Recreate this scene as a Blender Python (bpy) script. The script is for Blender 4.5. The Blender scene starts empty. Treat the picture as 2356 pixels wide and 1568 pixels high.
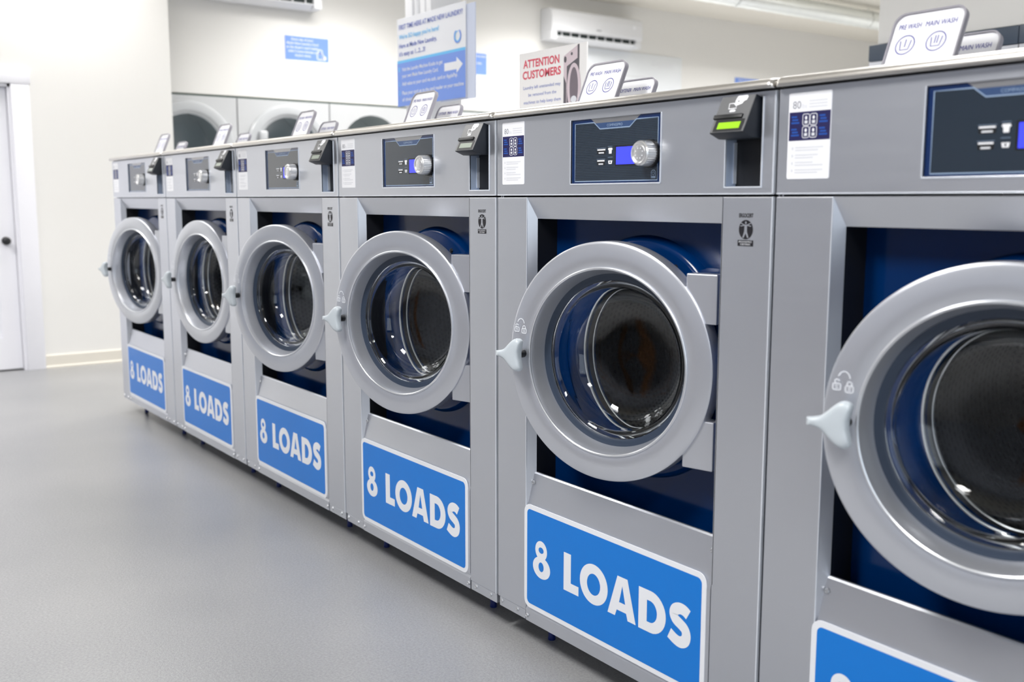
import bpy, bmesh, math, random
from math import sin, cos, pi, radians as rad
from mathutils import Vector, Matrix
from mathutils.geometry import tessellate_polygon

S = bpy.context.scene
C = S.collection

# ------------------------------------------------------------------ camera
cam_data = bpy.data.cameras.new('camera')
cam = bpy.data.objects.new('camera', cam_data)
C.objects.link(cam)
cam_data.sensor_width = 36.0
cam_data.lens = 2342.95 / 2356 * 36.0
cam_data.clip_start = 0.05
YAW, PIT, ROLL = -0.9428, -0.1377, 0.001
_f = Vector((sin(YAW) * cos(PIT), cos(YAW) * cos(PIT), sin(PIT)))
_r0 = Vector((cos(YAW), -sin(YAW), 0)); _u0 = _r0.cross(_f)
_r = _r0 * cos(ROLL) + _u0 * sin(ROLL); _u = -_r0 * sin(ROLL) + _u0 * cos(ROLL)
M = Matrix(((_r.x, _u.x, -_f.x, 6.531), (_r.y, _u.y, -_f.y, -1.7245), (_r.z, _u.z, -_f.z, 1.3144), (0, 0, 0, 1)))
cam.matrix_world = M
cam_data.dof.use_dof = True
cam_data.dof.focus_distance = 3.0
cam_data.dof.aperture_fstop = 2.8
S.camera = cam

# ------------------------------------------------------------------ world, colour, daylight
S.view_settings.view_transform = 'Standard'
S.view_settings.look = 'None'
S.view_settings.exposure = -0.19
S.view_settings.gamma = 1.0
S.view_settings.use_curve_mapping = False
S.cycles.use_denoising = True
S.cycles.max_bounces = 10
S.cycles.transparent_max_bounces = 16
S.cycles.sample_clamp_indirect = 6.0

wd = bpy.data.worlds.new('world'); S.world = wd
wd.use_nodes = True
wd.node_tree.nodes['Background'].inputs[0].default_value = (0.80, 0.90, 1.0, 1)
wd.node_tree.nodes['Background'].inputs[1].default_value = 0.6

CEIL = 3.5
XR, YF, YB = 9.5, -4.6, 12.5          # window wall, wall across the aisle, far back wall
XD, XW = -2.005, -2.4                 # door wall, dryer wall

def area_light(name, loc, rot, sx, sy, power, col=(1, 1, 1), spread=180):
    l = bpy.data.lights.new(name, 'AREA'); l.shape = 'RECTANGLE'
    l.size = sx; l.size_y = sy; l.energy = power; l.color = col; l.spread = rad(spread)
    o = bpy.data.objects.new(name, l); C.objects.link(o)
    o.location = loc; o.rotation_euler = rot
    return o
# daylight pouring in through the storefront windows
area_light('window_daylight', (XR - 0.05, -1.0, 1.75), (0, rad(90), 0), 2.5, 5.0, 46, (0.84, 0.93, 1.0))

# ------------------------------------------------------------------ materials
def srgb(r, g, b):
    f = lambda c: (c / 255 / 12.92) if c / 255 <= 0.04045 else ((c / 255 + 0.055) / 1.055) ** 2.4
    return (f(r), f(g), f(b), 1)

def mat(name, col, rough=0.5, metal=0.0, coat=0.0, spec=0.5, emit=None, estr=0.0, noise=None, bump=None):
    m = bpy.data.materials.new(name); m.use_nodes = True
    nt = m.node_tree; b = nt.nodes['Principled BSDF']
    b.inputs['Base Color'].default_value = col
    b.inputs['Roughness'].default_value = rough
    b.inputs['Metallic'].default_value = metal
    b.inputs['Coat Weight'].default_value = coat
    b.inputs['Coat Roughness'].default_value = 0.08
    b.inputs['Specular IOR Level'].default_value = spec
    if emit:
        b.inputs['Emission Color'].default_value = emit
        b.inputs['Emission Strength'].default_value = estr
    if noise or bump:
        tc = nt.nodes.new('ShaderNodeTexCoord')
        n = nt.nodes.new('ShaderNodeTexNoise')
        mp = nt.nodes.new('ShaderNodeMapping')
        sc = (noise or bump)[0]
        mp.inputs['Scale'].default_value = sc if isinstance(sc, tuple) else (sc, sc, sc)
        n.inputs['Scale'].default_value = 1.0
        n.inputs['Detail'].default_value = 3.0
        nt.links.new(tc.outputs['Object'], mp.inputs['Vector'])
        nt.links.new(mp.outputs['Vector'], n.inputs['Vector'])
        if noise:
            mr = nt.nodes.new('ShaderNodeMapRange')
            mr.inputs['To Min'].default_value = rough - noise[1]
            mr.inputs['To Max'].default_value = rough + noise[1]
            nt.links.new(n.outputs['Fac'], mr.inputs['Value'])
            nt.links.new(mr.outputs['Result'], b.inputs['Roughness'])
        if bump:
            bp = nt.nodes.new('ShaderNodeBump')
            bp.inputs['Strength'].default_value = bump[1]
            bp.inputs['Distance'].default_value = 0.002
            nt.links.new(n.outputs['Fac'], bp.inputs['Height'])
            nt.links.new(bp.outputs['Normal'], b.inputs['Normal'])
    return m

STEEL = mat('silver_painted_steel', (0.68, 0.70, 0.75, 1), 0.36, 0.9, noise=((3, 3, 60), 0.03))
DOORM = mat('silver_door_paint', (0.66, 0.68, 0.735, 1), 0.33, 0.75, coat=0.15)
LIDM = mat('brushed_stainless_top', (0.66, 0.64, 0.61, 1), 0.30, 1.0, noise=((2, 120, 120), 0.05))
EDGE = mat('edge_highlight_steel', (0.82, 0.86, 0.93, 1), 0.28, 0.45)  # lighter base paints the highlight along folded steel edges
NAVY = mat('navy_enamel', srgb(0, 40, 90), 0.15, 0.0, coat=0.0, spec=0.28)
NAVYLEG = mat('blue_leg_paint', srgb(14, 40, 120), 0.35)
GASKET = mat('dark_slate_rubber', srgb(44, 56, 74), 0.45)
BLACK = mat('black_plastic', srgb(20, 22, 26), 0.4)
VOID = mat('cavity_shade', srgb(14, 16, 22), 0.5)  # near-black base puts the shade of gaps and recesses into the colour
LOCKMK = mat('lock_mark_highlight', srgb(236, 239, 244), 0.3)  # near-white colour paints the highlights of the embossed marks
SCREW = mat('zinc_screw', (0.62, 0.63, 0.65, 1), 0.35, 0.9)
POCKET = mat('bluish_lit_pocket', srgb(178, 192, 214), 0.4, 0.2)  # blue-grey base paints the bluish light on the pocket's steel sides
BEAD = mat('polished_rim_bead', (0.86, 0.88, 0.92, 1), 0.28, 0.85)
SATIN = mat('satin_knob_metal', (0.84, 0.84, 0.84, 1), 0.30, 0.85)
CHROME = mat('chrome_rim', (0.95, 0.95, 0.93, 1), 0.28, 0.8)
HANDLE = mat('light_grey_handle', srgb(196, 204, 210), 0.32, coat=0.2)
BLUE = mat('sign_blue', srgb(8, 120, 212), 0.32, spec=0.4)
WHITE = mat('sign_white', srgb(236, 238, 243), 0.35)
GREYTXT = mat('grey_print', srgb(150, 152, 160), 0.5)
PALETXT = mat('pale_grey_print', srgb(226, 228, 233), 0.5)
INK = mat('indigo_print', srgb(60, 62, 160), 0.5)
DKBLUE = mat('dark_blue_print', srgb(30, 28, 84), 0.45)
MIDBLUE = mat('mid_blue_print', srgb(30, 82, 170), 0.45)
BLKTXT = mat('black_print', srgb(22, 20, 28), 0.5)
FILM = mat('navy_display_film', srgb(6, 40, 92), 0.10, coat=0.5)
SLATE = mat('slate_blue_film', srgb(62, 84, 124), 0.15)
TABGREY = mat('display_notch_steel', (0.46, 0.46, 0.47, 1), 0.35, 0.9)
LINEB = mat('pale_blue_line', srgb(150, 172, 200), 0.3)
LCD = mat('blue_backlit_screen', srgb(60, 66, 225), 0.2, emit=srgb(62, 70, 235), estr=0.9)
LIME = mat('lime_backlit_screen', srgb(120, 170, 20), 0.3, emit=srgb(160, 212, 20), estr=0.75)
PALELCD = mat('unlit_screen_glare', srgb(170, 180, 168), 0.12, coat=0.8)  # pale base stands in for glare reflected on the reader screens
READER = mat('charcoal_plastic', srgb(28, 33, 42), 0.48)
READERFACE = mat('dark_grey_faceplate', srgb(112, 113, 115), 0.34)
READERSIDE = READER
LIDRIM = mat('grey_tray_plastic', srgb(158, 156, 165), 0.35)
LABELW = mat('white_label', srgb(248, 249, 253), 0.35)
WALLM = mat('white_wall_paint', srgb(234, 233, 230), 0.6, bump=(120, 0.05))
DIMWALL = mat('dimmed_wall_paint', srgb(146, 151, 162), 0.7, bump=(120, 0.05))  # unseen walls greyed and cooled to dim their reflections in the washers
CEILM = mat('ceiling_paint', srgb(226, 222, 212), 0.8, bump=(90, 0.05))
DOORW = mat('white_door_paint', srgb(240, 240, 246), 0.4)
BASEM = mat('cream_baseboard', srgb(226, 221, 210), 0.5)
DRYER = mat('dryer_white_enamel', srgb(204, 206, 208), 0.35)
DRYRING = mat('dryer_ring_enamel', srgb(196, 199, 202), 0.25, coat=0.3)
DRYDARK = mat('dryer_dark_drum', srgb(196, 202, 202), 0.4, 0.2)
SEAM = mat('dark_green_seam', srgb(58, 78, 68), 0.6)
GALV = mat('galvanised_duct', (0.86, 0.89, 0.88, 1), 0.36, 0.9, noise=((14, 14, 14), 0.12))
ACM = mat('white_ac_plastic', srgb(232, 233, 236), 0.35)
ACDARK = mat('ac_vent_dark', srgb(34, 46, 46), 0.6)
SLATEGREY = mat('slate_grey_fascia', srgb(70, 82, 98), 0.4)
SIGNBLUE = mat('poster_blue', srgb(120, 154, 232), 0.4)
SIGNCYAN = mat('poster_cyan', srgb(110, 196, 246), 0.4)
LAV = mat('lavender_panel', srgb(212, 220, 240), 0.3)
RED = mat('red_print', srgb(226, 92, 110), 0.5)
BLUETXT = mat('soft_blue_print', srgb(112, 128, 196), 0.5)
PINK = mat('pinkish_grey_print', srgb(218, 202, 208), 0.5)
DKGREY = mat('dark_grey_print', srgb(96, 92, 98), 0.5)
WOOD = mat('warm_wood', srgb(116, 80, 52), 0.45, noise=((4, 40, 40), 0.06))
LAMP = mat('lamp_diffuser', (1, 1, 1, 1), 0.5, emit=(1, 0.97, 0.92, 1), estr=6.0)

def floor_mat():
    m = mat('grey_epoxy_floor', srgb(156, 157, 159), 0.29, spec=0.45)
    nt = m.node_tree; b = nt.nodes['Principled BSDF']
    tc = nt.nodes.new('ShaderNodeTexCoord')
    n1 = nt.nodes.new('ShaderNodeTexNoise'); n1.inputs['Scale'].default_value = 0.9; n1.inputs['Detail'].default_value = 4
    n2 = nt.nodes.new('ShaderNodeTexNoise'); n2.inputs['Scale'].default_value = 210; n2.inputs['Detail'].default_value = 2
    v = nt.nodes.new('ShaderNodeTexVoronoi'); v.inputs['Scale'].default_value = 260
    for n in (n1, n2, v): nt.links.new(tc.outputs['Object'], n.inputs['Vector'])
    r1 = nt.nodes.new('ShaderNodeValToRGB')
    r1.color_ramp.elements[0].position = 0.3; r1.color_ramp.elements[0].color = srgb(139, 140, 142)
    r1.color_ramp.elements[1].position = 0.75; r1.color_ramp.elements[1].color = srgb(156, 156, 157)
    nt.links.new(n1.outputs['Fac'], r1.inputs['Fac'])
    lt = nt.nodes.new('ShaderNodeMath'); lt.operation = 'LESS_THAN'; lt.inputs[1].default_value = 0.09
    nt.links.new(v.outputs['Distance'], lt.inputs[0])
    gt = nt.nodes.new('ShaderNodeMath'); gt.operation = 'GREATER_THAN'; gt.inputs[1].default_value = 0.52
    nt.links.new(n2.outputs['Fac'], gt.inputs[0])
    ml = nt.nodes.new('ShaderNodeMath'); ml.operation = 'MULTIPLY'
    nt.links.new(lt.outputs[0], ml.inputs[0]); nt.links.new(gt.outputs[0], ml.inputs[1])
    m2 = nt.nodes.new('ShaderNodeMath'); m2.operation = 'MULTIPLY'; m2.inputs[1].default_value = 0.85
    nt.links.new(ml.outputs[0], m2.inputs[0])
    mx = nt.nodes.new('ShaderNodeMixRGB'); mx.inputs[2].default_value = srgb(225, 222, 214)
    nt.links.new(m2.outputs[0], mx.inputs[0]); nt.links.new(r1.outputs[0], mx.inputs[1])
    nt.links.new(mx.outputs[0], b.inputs['Base Color'])
    n3 = nt.nodes.new('ShaderNodeTexNoise'); n3.inputs['Scale'].default_value = 130; n3.inputs['Detail'].default_value = 3
    nt.links.new(tc.outputs['Object'], n3.inputs['Vector'])
    r3 = nt.nodes.new('ShaderNodeMapRange'); r3.inputs['From Min'].default_value = 0.3; r3.inputs['From Max'].default_value = 0.7
    r3.inputs['To Min'].default_value = 0.86; r3.inputs['To Max'].default_value = 1.14
    nt.links.new(n3.outputs['Fac'], r3.inputs['Value'])
    mu = nt.nodes.new('ShaderNodeVectorMath'); mu.operation = 'SCALE'
    nt.links.new(mx.outputs[0], mu.inputs[0]); nt.links.new(r3.outputs['Result'], mu.inputs['Scale'])
    nt.links.new(mu.outputs[0], b.inputs['Base Color'])
    bp = nt.nodes.new('ShaderNodeBump'); bp.inputs['Strength'].default_value = 0.30; bp.inputs['Distance'].default_value = 0.003
    nt.links.new(n2.outputs['Fac'], bp.inputs['Height']); nt.links.new(bp.outputs['Normal'], b.inputs['Normal'])
    return m
FLOOR = floor_mat()

def lined_mat():
    m = mat('charcoal_lined_film', srgb(34, 44, 56), 0.10, coat=0.5)
    nt = m.node_tree; b = nt.nodes['Principled BSDF']
    tc = nt.nodes.new('ShaderNodeTexCoord'); w = nt.nodes.new('ShaderNodeTexWave')
    w.bands_direction = 'Z'; w.inputs['Scale'].default_value = 75; w.inputs['Distortion'].default_value = 0
    nt.links.new(tc.outputs['Object'], w.inputs['Vector'])
    r = nt.nodes.new('ShaderNodeValToRGB')
    r.color_ramp.elements[0].color = srgb(28, 38, 48); r.color_ramp.elements[1].color = srgb(46, 58, 72)
    nt.links.new(w.outputs['Color'], r.inputs['Fac']); nt.links.new(r.outputs[0], b.inputs['Base Color'])
    return m
LINED = lined_mat()

def drum_mat():
    m = mat('perforated_drum_steel', srgb(70, 66, 62), 0.35, 0.9)
    nt = m.node_tree; b = nt.nodes['Principled BSDF']
    uv = nt.nodes.new('ShaderNodeUVMap')
    sp = nt.nodes.new('ShaderNodeSeparateXYZ'); nt.links.new(uv.outputs[0], sp.inputs[0])
    def mth(op, a, bb=None):
        n = nt.nodes.new('ShaderNodeMath'); n.operation = op
        for i, q in enumerate((a, bb)):
            if q is None: continue
            if isinstance(q, (int, float)): n.inputs[i].default_value = q
            else: nt.links.new(q, n.inputs[i])
        return n.outputs[0]
    v = mth('MULTIPLY', sp.outputs[1], 1 / 0.0185)
    row = mth('FLOOR', v)
    par = mth('MULTIPLY', mth('MODULO', row, 2.0), 0.5)
    u = mth('ADD', mth('MULTIPLY', sp.outputs[0], 1 / 0.0215), par)
    fu = mth('SUBTRACT', mth('FRACT', u), 0.5); fv = mth('SUBTRACT', mth('FRACT', v), 0.5)
    d = mth('SQRT', mth('ADD', mth('MULTIPLY', fu, fu), mth('MULTIPLY', fv, fv)))
    hole = mth('LESS_THAN', d, 0.29)
    mx = nt.nodes.new('ShaderNodeMixRGB')
    mx.inputs[1].default_value = srgb(64, 64, 63); mx.inputs[2].default_value = srgb(6, 6, 7)
    nt.links.new(hole, mx.inputs[0]); nt.links.new(mx.outputs[0], b.inputs['Base Color'])
    dim = mth('SMOOTH_MIN', d, 0.4)
    bp = nt.nodes.new('ShaderNodeBump'); bp.inputs['Strength'].default_value = 0.5; bp.inputs['Distance'].default_value = 0.004
    nt.links.new(dim, bp.inputs['Height']); nt.links.new(bp.outputs['Normal'], b.inputs['Normal'])
    return m
DRUM = drum_mat()

def glass_mat(name, tint=(1, 1, 1, 1), ior=1.5):
    m = bpy.data.materials.new(name); m.use_nodes = True
    nt = m.node_tree; nt.nodes.clear()
    o = nt.nodes.new('ShaderNodeOutputMaterial'); mx = nt.nodes.new('ShaderNodeMixShader')
    t = nt.nodes.new('ShaderNodeBsdfTransparent'); t.inputs[0].default_value = tint
    g = nt.nodes.new('ShaderNodeBsdfGlossy'); g.inputs['Roughness'].default_value = 0.02
    fr = nt.nodes.new('ShaderNodeFresnel'); fr.inputs['IOR'].default_value = ior
    nt.links.new(fr.outputs[0], mx.inputs[0]); nt.links.new(t.outputs[0], mx.inputs[1]); nt.links.new(g.outputs[0], mx.inputs[2])
    nt.links.new(mx.outputs[0], o.inputs[0])
    return m
GLASS = glass_mat('door_glass', (0.90, 0.94, 0.98, 1))
BOWL = mat('thick_bowl_glass', (0.94, 0.97, 1.0, 1), 0.0); BOWL.node_tree.nodes['Principled BSDF'].inputs['Transmission Weight'].default_value = 1.0
BOWL.node_tree.nodes['Principled BSDF'].inputs['IOR'].default_value = 1.47
WINGLASS = glass_mat('window_glass', (0.97, 0.98, 1, 1))

# ------------------------------------------------------------------ mesh helpers
class MB:
    """collects geometry with material slots and links it as one mesh object"""
    def __init__(self):
        self.v = []; self.f = []; self.m = []; self.mats = []; self.uv = {}
    def slot(self, m):
        if m not in self.mats: self.mats.append(m)
        return self.mats.index(m)
    def add(self, verts, faces, m, uvs=None):
        b = len(self.v); s = self.slot(m)
        self.v += [tuple(p) for p in verts]
        for i, fc in enumerate(faces):
            if uvs: self.uv[len(self.f)] = uvs[i]
            self.f.append(tuple(b + k for k in fc)); self.m.append(s)
    def box(self, x0, x1, y0, y1, z0, z1, m, bev=0.0, seg=2):
        bm = bmesh.new(); bmesh.ops.create_cube(bm, size=1)
        for v in bm.verts:
            v.co = Vector(((x0 + x1) / 2 + v.co.x * (x1 - x0), (y0 + y1) / 2 + v.co.y * (y1 - y0), (z0 + z1) / 2 + v.co.z * (z1 - z0)))
        if bev: bmesh.ops.bevel(bm, geom=bm.edges[:], offset=bev, segments=seg, affect='EDGES', profile=0.5)
        self.bm(bm, m)
    def bm(self, bm, m):
        bm.verts.index_update()
        self.add([v.co.copy() for v in bm.verts], [[v.index for v in f.verts] for f in bm.faces], m); bm.free()
    def prism(self, loop, fn, d0, d1, m, bev=0.0):
        """2-D loop extruded between depths d0, d1; fn(a, b, d) maps to 3-D"""
        n = len(loop)
        bm = bmesh.new()
        A = [bm.verts.new(fn(a, b, d0)) for a, b in loop]; B = [bm.verts.new(fn(a, b, d1)) for a, b in loop]
        bm.faces.new(A); bm.faces.new(B[::-1])
        for i in range(n): bm.faces.new((A[i], A[(i + 1) % n], B[(i + 1) % n], B[i]))
        bmesh.ops.recalc_face_normals(bm, faces=bm.faces[:])
        if bev: bmesh.ops.bevel(bm, geom=bm.edges[:], offset=bev, segments=2, affect='EDGES', profile=0.5)
        self.bm(bm, m)
    def poly(self, loops, fn, d, m):
        """flat polygon with holes"""
        pts = [p for l in loops for p in l]
        tri = tessellate_polygon([[Vector((a, b, 0)) for a, b in l] for l in loops])
        self.add([fn(a, b, d) for a, b in pts], tri, m)
    def plate(self, loops, fn, d0, d1, m):
        """plate with holes and walls from front d0 to back d1"""
        self.poly(loops, fn, d0, m); self.poly(loops, fn, d1, m)
        for l in loops:
            n = len(l)
            self.add([fn(a, b, d0) for a, b in l] + [fn(a, b, d1) for a, b in l],
                     [(i, (i + 1) % n, n + (i + 1) % n, n + i) for i in range(n)], m)
    def lathe(self, prof, c, m, n=96, axis='y', rmod=None, uvw=False, closed=False):
        """prof: (radius, depth); axis y by default, centre c"""
        vs = []; fs = []; uvs = []
        L = [0]
        for (r0, y0), (r1, y1) in zip(prof, prof[1:]): L.append(L[-1] + math.hypot(r1 - r0, y1 - y0))
        for (r, d) in prof:
            for i in range(n):
                a = 2 * pi * i / n; rr = r * (rmod(i, d) if rmod else 1)
                if axis == 'y': vs.append((c[0] + rr * cos(a), c[1] + d, c[2] + rr * sin(a)))
                elif axis == 'x': vs.append((c[0] + d, c[1] + rr * cos(a), c[2] + rr * sin(a)))
                else: vs.append((c[0] + rr * cos(a), c[1] + rr * sin(a), c[2] + d))
        k = len(prof)
        for j in range(k if closed else k - 1):
            j2 = (j + 1) % k
            for i in range(n):
                fs.append((j * n + i, j * n + (i + 1) % n, j2 * n + (i + 1) % n, j2 * n + i))
                if uvw:
                    R = max(prof[j][0], prof[j2][0])
                    u0 = 2 * pi * R * i / n; u1 = 2 * pi * R * (i + 1) / n
                    uvs.append([(u0, L[j]), (u1, L[j]), (u1, L[j + 1]), (u0, L[j + 1])])
        self.add(vs, fs, m, uvs if uvw else None)
    def tube(self, path, r, m, n=10, caps=True):
        P = [Vector(p) for p in path]; vs = []; fs = []
        for i, p in enumerate(P):
            t = (P[min(i + 1, len(P) - 1)] - P[max(i - 1, 0)]).normalized()
            a = t.cross(Vector((0, 0, 1)));
            if a.length < 1e-3: a = t.cross(Vector((1, 0, 0)))
            a.normalize(); b = t.cross(a)
            rr = r[i] if isinstance(r, (list, tuple)) else r
            for k in range(n):
                w = 2 * pi * k / n; vs.append(p + a * rr * cos(w) + b * rr * sin(w))
        for i in range(len(P) - 1):
            for k in range(n): fs.append((i * n + k, i * n + (k + 1) % n, (i + 1) * n + (k + 1) % n, (i + 1) * n + k))
        if caps: fs.append(tuple(range(n))); fs.append(tuple((len(P) - 1) * n + k for k in range(n)))
        self.add(vs, fs, m)
    def stroke(self, pts, w, fn, d, m, closed=False):
        n = len(pts); vs = []
        for i in range(n):
            p0 = pts[(i - 1) % n] if (closed or i > 0) else pts[i]
            p1 = pts[(i + 1) % n] if (closed or i < n - 1) else pts[i]
            tx, ty = p1[0] - p0[0], p1[1] - p0[1]; L = math.hypot(tx, ty) or 1
            nx, ny = -ty / L * w / 2, tx / L * w / 2
            vs += [fn(pts[i][0] + nx, pts[i][1] + ny, d), fn(pts[i][0] - nx, pts[i][1] - ny, d)]
        fs = [(2 * i, 2 * i + 1, (2 * i + 3) % (2 * n), (2 * i + 2) % (2 * n)) for i in range(n if closed else n - 1)]
        self.add(vs, fs, m)
    def ring(self, cx, cy, rx, ry, w, fn, d, m, n=48):
        o = [(cx + rx * cos(2 * pi * i / n), cy + ry * sin(2 * pi * i / n)) for i in range(n)]
        q = [(cx + (rx - w) * cos(2 * pi * i / n), cy + (ry - w) * sin(2 * pi * i / n)) for i in range(n)]
        self.add([fn(a, b, d) for a, b in o + q], [(i, (i + 1) % n, n + (i + 1) % n, n + i) for i in range(n)], m)
    def disc(self, cx, cy, rx, ry, fn, d, m, n=40):
        self.add([fn(cx + rx * cos(2 * pi * i / n), cy + ry * sin(2 * pi * i / n), d) for i in range(n)], [tuple(range(n))], m)
    def rect(self, a0, a1, b0, b1, fn, d, m):
        self.add([fn(a0, b0, d), fn(a1, b0, d), fn(a1, b1, d), fn(a0, b1, d)], [(0, 1, 2, 3)], m)
    def text(self, s, a, b, h, fn, d, m, align='LEFT', bold=0.0, wscale=1.0, fit=None, shear=0.0):
        """flat lettering; (a, b) left/centre baseline, h cap height, fit = width to fill"""
        tri, w = text_geo(s, bold)
        k = h / 0.70; sx = k * wscale
        if fit: sx = fit / w
        off = {'LEFT': 0, 'CENTER': -w * sx / 2, 'RIGHT': -w * sx}[align]
        vs, fs = tri
        self.add([fn(a + off + x * sx + y * k * shear, b + y * k, d) for x, y in vs], fs, m)
    def build(self, name, parent=None, loc=(0, 0, 0), smooth=30):
        me = bpy.data.meshes.new(name); me.from_pydata(self.v, [], self.f)
        for m in self.mats: me.materials.append(m)
        me.polygons.foreach_set('material_index', self.m)
        if self.uv:
            uvl = me.uv_layers.new(name='UVMap')
            for pi_, uvs in self.uv.items():
                for li, u in zip(me.polygons[pi_].loop_indices, uvs): uvl.data[li].uv = u
        bm = bmesh.new(); bm.from_mesh(me); bmesh.ops.recalc_face_normals(bm, faces=bm.faces[:]); bm.to_mesh(me); bm.free()
        if smooth:
            me.polygons.foreach_set('use_smooth', [True] * len(me.polygons))
            me.set_sharp_from_angle(angle=rad(smooth))
        o = bpy.data.objects.new(name, me); C.objects.link(o)
        o.location = loc
        if parent: o.parent = parent
        return o

_tc = {}
def text_geo(s, bold):
    key = (s, bold)
    if key not in _tc:
        cu = bpy.data.curves.new('t', 'FONT'); cu.body = s; cu.size = 1.0; cu.offset = bold; cu.resolution_u = 3
        o = bpy.data.objects.new('t', cu); C.objects.link(o)
        dg = bpy.context.evaluated_depsgraph_get()
        me = bpy.data.meshes.new_from_object(o.evaluated_get(dg))
        vs = [(v.co.x, v.co.y) for v in me.vertices]; fs = [tuple(p.vertices) for p in me.polygons]
        bpy.data.objects.remove(o); bpy.data.curves.remove(cu); bpy.data.meshes.remove(me)
        x0 = min([v[0] for v in vs] or [0]); w = max([v[0] for v in vs] or [1]) - x0
        _tc[key] = (([(x - x0, y) for x, y in vs], fs), w)
    return _tc[key]

def rrect(x0, x1, y0, y1, r, n=6):
    L = []
    for cx, cy, a0 in ((x1 - r, y1 - r, 0), (x0 + r, y1 - r, 90), (x0 + r, y0 + r, 180), (x1 - r, y0 + r, 270)):
        for i in range(n + 1):
            a = rad(a0 + 90 * i / n); L.append((cx + r * cos(a), cy + r * sin(a)))
    return L
def ell(cx, cy, rx, ry, n=48): return [(cx + rx * cos(2 * pi * i / n), cy + ry * sin(2 * pi * i / n)) for i in range(n)]
def spline(P, n=8):
    out = []
    for i in range(len(P) - 1):
        p0, p1, p2, p3 = P[max(i - 1, 0)], P[i], P[i + 1], P[min(i + 2, len(P) - 1)]
        for k in range(n):
            t = k / n
            out.append(tuple(0.5 * (2 * p1[j] + (p2[j] - p0[j]) * t + (2 * p0[j] - 5 * p1[j] + 4 * p2[j] - p3[j]) * t * t + (3 * p1[j] - p0[j] - 3 * p2[j] + p3[j]) * t ** 3) for j in (0, 1)))
    return out + [P[-1]]

def tag(o, label, cat, group=None):
    o['label'] = label; o['category'] = cat
    if group: o['group'] = group
    return o
def thing(name, label, cat, loc=(0, 0, 0), rz=0, group=None):
    o = bpy.data.objects.new(name, None); o.empty_display_size = 0.2; C.objects.link(o)
    o.location = loc; o.rotation_euler = (0, 0, rz)
    return tag(o, label, cat, group)
def struct(o): o['kind'] = 'structure'; return o
def copy_tree(o, parent=None):
    c = o.copy(); C.objects.link(c)
    if parent: c.parent = parent
    for ch in list(o.children): copy_tree(ch, c)
    return c

FRONT = lambda a, b, d: (a, d, b)                      # plane facing -y : d is y (negative = towards viewer)

# ------------------------------------------------------------------ room shell
m = MB(); m.box(XW - 1.2, XR + 0.2, YF - 0.2, YB + 0.2, -0.2, 0, FLOOR); struct(m.build('floor'))
m = MB(); m.box(XW - 1.2, XR + 0.2, YF - 0.2, YB + 0.2, CEIL, CEIL + 0.2, CEILM); struct(m.build('ceiling'))
DY0, DY1, DZ = -1.155, -0.179, 2.17                    # door opening in the door wall
m = MB()
m.box(XD - 0.22, XD, DY1, 1.03, 0, CEIL, WALLM)
m.box(XD - 0.22, XD, YF, DY0, 0, CEIL, WALLM)
m.box(XD - 0.22, XD, DY0, DY1, DZ, CEIL, WALLM)
struct(m.build('wall_left', smooth=0))
m = MB()
m.box(XW - 0.2, XW, 1.03, YB, 2.225, CEIL, WALLM)
struct(m.build('wall_dryers', smooth=0))
m = MB(); m.box(XW - 0.2, XW, 5.31, YB, 0, 2.225, WALLM); struct(m.build('wall_far', smooth=0))
m = MB(); m.box(XW - 1.2, XW - 1.0, YF, YB, 0, CEIL, WALLM); struct(m.build('wall_niche', smooth=0))
m = MB(); m.box(XW - 1.2, XR, YB, YB + 0.2, 0, CEIL, WALLM); struct(m.build('wall_back'))
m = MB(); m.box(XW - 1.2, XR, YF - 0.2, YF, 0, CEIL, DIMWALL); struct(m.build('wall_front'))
m = MB()
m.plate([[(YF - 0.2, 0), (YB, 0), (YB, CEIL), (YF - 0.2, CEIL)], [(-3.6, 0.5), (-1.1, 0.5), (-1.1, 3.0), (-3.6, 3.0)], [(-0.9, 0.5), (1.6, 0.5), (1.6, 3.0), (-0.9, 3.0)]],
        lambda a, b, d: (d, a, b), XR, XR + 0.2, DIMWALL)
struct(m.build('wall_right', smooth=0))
for i, (y0, y1) in enumerate(((-3.6, -1.1), (-0.9, 1.6))):
    m = MB()
    for (a0, a1, b0, b1) in ((y0, y1, 0.5, 0.56), (y0, y1, 2.94, 3.0), (y0, y0 + 0.06, 0.5, 3.0), (y1 - 0.06, y1, 0.5, 3.0), ((y0 + y1) / 2 - 0.025, (y0 + y1) / 2 + 0.025, 0.5, 3.0)):
        m.box(XR + 0.02, XR + 0.1, a0, a1, b0, b1, BLACK)
    w = struct(m.build('window_%d' % (i + 1), smooth=0))
    m = MB(); m.box(XR + 0.06, XR + 0.066, y0 + 0.05, y1 - 0.05, 0.55, 2.95, WINGLASS); m.build('pane', w)
# baseboard of the door wall with its cream shoe moulding
m = MB()
m.prism([(0, 0), (0.022, 0), (0.022, 0.012), (0.014, 0.022), (0.014, 0.098), (0.008, 0.106), (0, 0.106)], lambda a, b, d: (XD + a, d, b), -0.05, 1.03, BASEM)
m.prism([(0, 0), (0.022, 0), (0.022, 0.012), (0.014, 0.022), (0.014, 0.098), (0.008, 0.106), (0, 0.106)], lambda a, b, d: (XD + a, d, b), YF, DY0 - 0.13, BASEM)
struct(m.build('baseboard_left'))
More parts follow.
